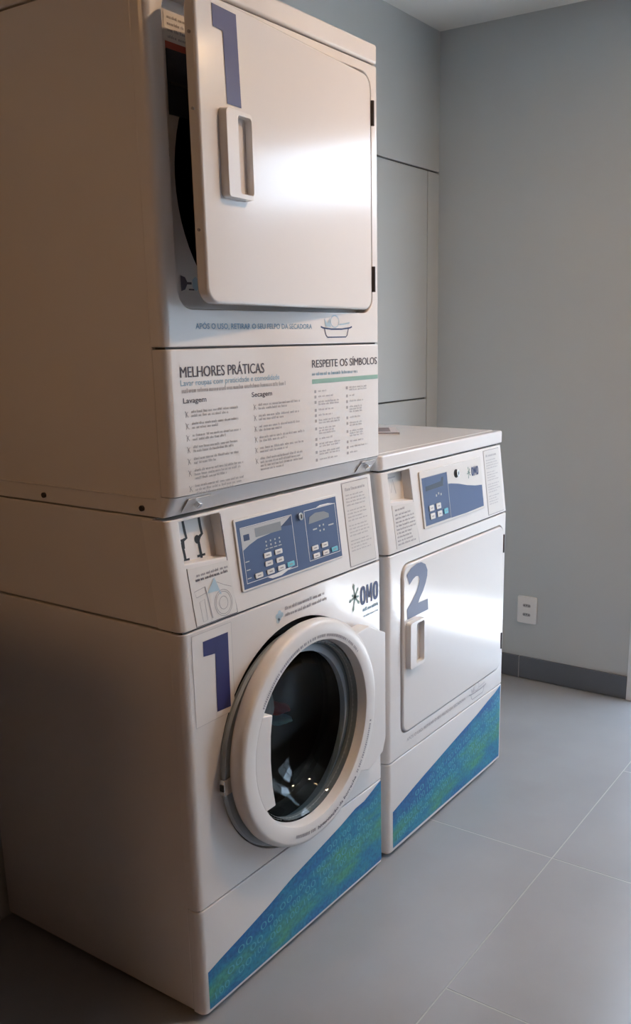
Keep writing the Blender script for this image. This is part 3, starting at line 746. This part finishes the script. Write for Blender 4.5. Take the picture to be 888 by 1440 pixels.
    p = Print(on_front); p.text('Lavar roupas com praticidade e comodidade', 0.034, 0.311, 1.2965, 0.0105, bold=0.006); p.build('panel_subheading', M['inkb'], t, B)
    p = Print(on_front); p.greek(0.421, 0.594, 1.2985, 0.0060); p.build('panel_subheading', M['inkb'], t, B, True)
    p = Print(on_front); p.greek(0.036, 0.333, 1.2840, 0.0065, word=(0.012, 0.03)); p.build('panel_subheading', M['inkp'], t, B, True)
    p = Print(on_front); p.rect(0.420, 0.676, 1.2815, 1.2910); p.build('panel_bar', M['inkgreen'], t, B)
    for b_, u0, u1 in (('Lavagem', 0.038, 0.097), ('Secagem', 0.224, 0.286)):
        p = Print(on_front); p.text(b_, u0, u1, 1.2660, 0.0095, bold=0.008); p.build('column_heading', M['ink'], t, B)
    p = Print(on_front); q = Print(on_front)
    def tick(u, v, s=0.008):
        q.stroke([(u, v+s), (u+s*0.5, v+s*0.35), (u+s*0.15, v-s*0.4)], 0.0013); q.stroke([(u+s*0.15, v+s*0.2), (u+s*0.9, v+s*0.8)], 0.0010); q.stroke([(u+s*0.5, v+s*0.3), (u+s*1.0, v-s*0.4)], 0.0010)
    v = 1.2480
    for i, n in enumerate((2, 2, 2, 2, 2, 3, 3)):
        tick(0.041, v-0.004)
        for k in range(n): p.greek(0.057, 0.196, v-k*0.0072, 0.0040, ragged=random.uniform(0.0, 0.018) if k < n-1 else random.uniform(0.03, 0.09))
        v -= 0.0072*n + 0.0068
    p.build('wash_text', M['inkp'], t, B); q.build('tick_marks', M['inkg'], t, B); p = Print(on_front); q = Print(on_front)
    v = 1.2480
    for i, n in enumerate((2, 2, 2, 2, 2, 4)):
        tick(0.228, v-0.004)
        for k in range(n): p.greek(0.243, 0.392, v-k*0.0072, 0.0040, ragged=random.uniform(0.0, 0.02) if k < n-1 else random.uniform(0.05, 0.09))
        v -= 0.0072*n + 0.0068
    p.build('dry_text', M['inkp'], t, B); q.build('tick_marks', M['inkg'], t, B); p = Print(on_front); q = Print(on_front)
    v = 1.2640
    for n, l in ((1, 0.03), (1, 0.055), (2, 0.075), (1, 0.055), (1, 0.05), (2, 0.078), (3, 0.06), (1, 0.05), (2, 0.078), (2, 0.076), (1, 0.07)):
        q.rect(0.427, 0.434, v-0.002, v+0.004)
        for k in range(n): p.greek(0.441, 0.441+l, v-k*0.0055, 0.0034)
        v -= 0.0055*n + 0.0058
    p.build('symbol_text', M['inkp'], t, B); q.build('symbol_marks', M['inkp'], t, B); p = Print(on_front); q = Print(on_front)
    v = 1.2660
    for n, l in ((2, 0.07), (1, 0.02), (1, 0.055), (3, 0.05), (1, 0.045), (2, 0.05), (3, 0.055), (1, 0.055), (1, 0.075), (1, 0.03)):
        q.rect(0.545, 0.552, v-0.002, v+0.004)
        for k in range(n): p.greek(0.558, 0.558+l, v-k*0.0055, 0.0034)
        v -= 0.0055*n + 0.0070
    p.build('symbol_text', M['inkp'], t, B); q.build('symbol_marks', M['inkp'], t, B)
    return t
top_dryer()

# ------------------------------------------------------------------ second dryer on the floor
X2 = 0.722
def floor_dryer():
    t = thing('tumble_dryer', 'low white tumble dryer with square closed door and a blue 2, standing on the floor', 'dryer', (X2, 0, 0))
    B = (0, 0, 0); W2, B2 = 0.697, (-0.007, 0, 0)
    feet(t, B)
    open_case('cabinet', W2, 0.032, DEPTH, 0.014, 0.842, M['enamel'], t, B2)
    open_case('console_housing', W2, 0.060, DEPTH, 0.8465, 1.050, M['enamel'], t, B2)
    for q in ((0.006, 0.030, 0.270, 0.283), (0.006, 0.060, 0.836, 0.852), (0.034, 0.060, 1.046, 1.058)): box_obj('seam_rail', (0.008, W-0.008) + q, M['seam'], t, B)
    shell_panel('kick_panel', W2, 0.012, 0.2745, M['enamel'], t, B2)
    shell_panel('front_panel', W2, 0.2775, 0.8415, M['enamel'], t, B2, holes=[rrect(0.065, 0.678, 0.334, 0.808, 0.034, 8)], hole_depth=0.030)
    box_obj('bulkhead', (0.03, 0.675, 0.0305, 0.036, 0.32, 0.82), M['void'], t, B)
    rec = [(0.043, 0.974), (0.149, 0.964), (0.147, 1.044), (0.043, 1.044)]
    shell_panel('console_fascia', W2, CZ0, 1.0505, M['plastic'], t, B2, holes=[rec], thick=0.060, hole_depth=0.026, slope=CSL)
    bm = bmesh.new(); prism(bm, [(0.030, 0.11), (0.150, 0.11), (0.150, 0.205), (0.030, 0.205)], -0.032, -0.0255, on_console)
    cp = new_obj('coin_plate', bm, M['plastic'], t, B)
    p = Print(on_console); p.rect(0.052, 0.130, 0.128, 0.196, -0.0250); pl = p.build('picture_label', M['label'], cp)
    p = Print(on_console); D = -0.0246
    p.stroke([(0.060, 0.140), (0.072, 0.175), (0.082, 0.150), (0.094, 0.182), (0.104, 0.145)], 0.003, D)
    p.stroke([(0.058+0.05*i/6, 0.188) for i in range(7)], 0.004, D); p.build('drawing', M['inkp'], pl)
    # text label under the recess
    bm = bmesh.new(); prism(bm, [(0.041, 0.010), (0.152, 0.010), (0.146, 0.115), (0.038, 0.122)], 0.0, 0.0012, on_console); lb = new_obj('instruction_label', bm, M['label'], t, B)
    p = Print(on_console); p.stroke([(0.154, 0.006), (0.1435, 0.115), (0.1415, 0.200)], 0.0018); p.build('label_edge', M['inkg'], lb)
    p = Print(on_console); v = 0.104; k = 0
    p.greek(0.050, 0.100, 0.106, 0.005, d=0.0018); v = 0.094
    while v > 0.016:
        p.greek(0.048+0.0, 0.143, v, 0.0042, ragged=random.uniform(0, 0.03), d=0.0018); v -= 0.0095
    p.build('label_text', M['inkg'], lb)
    # control panel
    bm = bmesh.new(); prism(bm, rrect(0.182, 0.540, 0.036, 0.188, 0.004, 4), 0.0, 0.004, on_console)
    c = new_obj('control_panel', bm, M['label'], t, B, 0.0012)
    p = Print(on_console); p.rect(0.189, 0.328, 0.042, 0.171, 0.0042); p.build('overlay', M['panelblue'], c)
    p = Print(on_console); p.poly([(0.330, 0.042), (0.420, 0.041), (0.533, 0.0435), (0.533, 0.106), (0.490, 0.110), (0.440, 0.118), (0.390, 0.129), (0.345, 0.136), (0.330, 0.137)], 0.0042); p.build('overlay_swoosh', M['panelblue'], c)
    p = Print(on_console); p.rect(0.3275, 0.3295, 0.042, 0.171, 0.0046); p.outline(0.189, 0.3285, 0.042, 0.171, 0.0010, 0.0047); p.build('overlay_lines', M['silver'], c)
    p = Print(on_console); p.poly([(0.206, 0.134), (0.300, 0.136), (0.306, 0.160), (0.296, 0.160), (0.290, 0.150), (0.206, 0.146)], 0.0048); p.build('display', M['lcdark'], c)
    p = Print(on_console); p.poly([(0.206, 0.147), (0.288, 0.151), (0.288, 0.159), (0.206, 0.159)], 0.0048); p.build('display', M['panelblue'], c)
    p = Print(on_console)
    for i in range(3): p.rect(0.256+i*0.013, 0.262+i*0.013, 0.112+0.004*(i % 2), 0.118+0.004*(i % 2), 0.0048)
    p.build('indicator_print', M['silver'], c)
    for u, v in ((0.226, 0.086), (0.264, 0.086), (0.228, 0.064), (0.267, 0.064)): key(c, u, v, M['button'], 0.025, 0.0155)
    key(c, 0.302, 0.066, M['teal'], 0.022, 0.0145)
    lock_cylinder(t, B, 0.386, 0.159)
    bm = bmesh.new(); prism(bm, circle_pts(0.381, 0.159, 0.012, 20), 0.0040, 0.0052, on_console); new_obj('lock_ring', bm, M['black'], t, B)
    g, b = Print(lambda u, v, d: on_console(u, v, d+0.004)), Print(lambda u, v, d: on_console(u, v, d+0.004))
    emblem(g, b, 0.457, 0.152, 0.017, (0.473, 0.517, 0.139, 0.026))
    g.build('emblem_splash', M['logo_green'], c); b.build('emblem_letters', M['inkn'], c)
    info_label(t, B, 0.566, 0.668, 0.010, 0.200)
    # lid
    shell_panel('lid', W2, 1.0550, 1.0930, M['enamel'], t, (-0.007, 0.020, 0), bevel=0.005)
    box_obj('lid_top', (-0.007, 0.690, 0.052, DEPTH, 1.0520, 1.0930), M['enamel'], t, B, 0.004)
    # door
    d = dryer_door(t, B, (0.668, -0.005, 0), 0.606, 0.3385, 0.8045, 0.0)
    O = 0.668
    pull_handle(d, 0.075-O, 0.151-O, 0.521, 0.648)
    two = [(0.078,0.778),(0.101,0.792),(0.129,0.7985),(0.153,0.797),(0.175,0.787),(0.186,0.769),(0.185,0.753),(0.176,0.734),(0.163,0.716),(0.147,0.701),(0.138,0.689),(0.189,0.688),(0.192,0.657),(0.082,0.657),(0.080,0.685),(0.110,0.706),(0.130,0.724),(0.140,0.740),(0.144,0.753),(0.138,0.763),(0.125,0.765),(0.110,0.760),(0.092,0.749)]
    p = Print(on_front); p.poly([(u-O, v) for u, v in two], 0.0008); p.build('number_two', M['navy_glare'], d)
    for z0, z1 in ((0.718, 0.775), (0.402, 0.455)):
        bm = bmesh.new(); tube(bm, (0.6655, -0.0045, z0), (0.6655, -0.0045, z1), 0.0034, 12); new_obj('hinge', bm, M['hinge'], t, B)
    p = Print(on_front); p.text('APÓS O USO, RETIRAR O SEU FELPO DA SECADORA', 0.088, 0.432, 0.3080, 0.0095, bold=0.006); p.build('lint_notice', M['inkg'], t, B)
    a, b = Print(on_front), Print(on_front); tray_icon(a, b, 0.455, 0.2920, 0.110); a.build('basin_icon', M['inkg'], t, B); b.build('foam_icon', M['inkp'], t, B)
    wave_decal(t, B, [(0.016, 0.1305), (0.144, 0.159), (0.281, 0.186), (0.383, 0.206), (0.508, 0.229), (0.590, 0.249), (0.640, 0.259), (0.679, 0.2725)], 0.022, 11)
    return t
floor_dryer()

# ------------------------------------------------------------------ small things
def leaflet():
    t = thing('leaflet', 'folded printed leaflet lying on top of the low dryer', 'leaflet', (1.165, 0.238, 1.0931))
    bm = bmesh.new(); q = [(0.0, 0.0), (0.155, 0.110), (0.020, 0.300), (-0.135, 0.190)]
    prism(bm, q, 0.0, 0.0030, lambda u, v, d: (u, v, d)); new_obj('cover', bm, M['paper'], t)
    bm = bmesh.new(); q2 = [(0.0, 0.0), (-0.135, 0.190), (-0.128, 0.196), (0.008, 0.006)]
    prism(bm, q2, 0.0031, 0.0050, lambda u, v, d: (u, v, d)); new_obj('fold', bm, M['paperprint'], t)
    p = Print(lambda u, v, d: (u, v, 0.0031+d)); p.poly([(0.03, 0.05), (0.13, 0.12), (0.06, 0.22), (-0.04, 0.15)], 0.0002); p.build('cover_print', M['paperprint'], t)
leaflet()

def outlet():
    t = thing('wall_outlet', 'white double power outlet low on the grey wall', 'outlet', (XR, 0.2335, 0.2935))
    mp = lambda u, v, d: (-d, u, v)
    bm = bmesh.new(); prism(bm, rrect(-0.042, 0.042, -0.057, 0.057, 0.008, 5), 0.0002, 0.008, mp); new_obj('plate', bm, M['socket'], t, bevel=0.003, seg=3)
    for v in (0.019, -0.019):
        bm = bmesh.new(); prism(bm, rrect(-0.021, 0.021, v-0.011, v+0.011, 0.0095, 6), 0.008, 0.0095, mp); s = new_obj('socket', bm, M['socket'], t, bevel=0.0008, seg=1)
        p = Print(mp); p.poly(rrect(-0.017, 0.017, v-0.0065, v+0.0065, 0.006, 4), 0.0097); p.build('socket_well', M['socketgrey'], s)
        p = Print(mp)
        for u in (-0.010, 0.0, 0.010): p.poly([(u+0.0023*math.cos(2*PI*i/10), v+(0.002 if u == 0 else 0)+0.0023*math.sin(2*PI*i/10)) for i in range(10)], 0.0100)
        p.build('pin_hole', M['black'], s)
outlet()

def downlight(x, y, label, glow='bulb', R=0.043):
    t = thing('ceiling_downlight', label, 'light', (x, y, ZC if x > -0.1 else ZC-0.03), 'warm recessed downlights')
    mp = None
    bm = bmesh.new(); n = 32
    rings = []
    for r, z in ((R+0.019, 0.0), (R+0.019, -0.004), (R+0.005, -0.006), (R+0.001, -0.001), (R+0.001, 0.0)):
        rings.append([bm.verts.new((r*math.cos(2*PI*i/n), r*math.sin(2*PI*i/n), z)) for i in range(n)])
    for A, Bq in zip(rings, rings[1:]):
        for i in range(n): bm.faces.new((A[i], A[(i+1)%n], Bq[(i+1)%n], Bq[i]))
    new_obj('trim_ring', bm, M['frame'], t)
    bm = bmesh.new(); vs = [bm.verts.new((R*math.cos(2*PI*i/n), R*math.sin(2*PI*i/n), -0.0015)) for i in range(n)]; bm.faces.new(vs[::-1])
    o = new_obj('lamp_face', bm, M[glow], t)
for x, y, l, g in ((2.06, -1.36, 'warm recessed ceiling downlight near the doorway', 'bulb'), (0.80, -0.95, 'added warm ceiling downlight, unseen, that brightens the machine fronts', 'fill_front'), (-1.75, 0.34, 'added large warm ceiling light, unseen, for the left machine sides, by the back wall', 'fill_left'), (-1.75, -0.40, 'added large warm ceiling light, unseen, for the left machine sides, by the near end of the partition', 'fill_left')):  # all but the doorway lamp are added fill, large ones for soft edges
    downlight(x, y, l, g, 0.24 if g == 'fill_left' else 0.043)
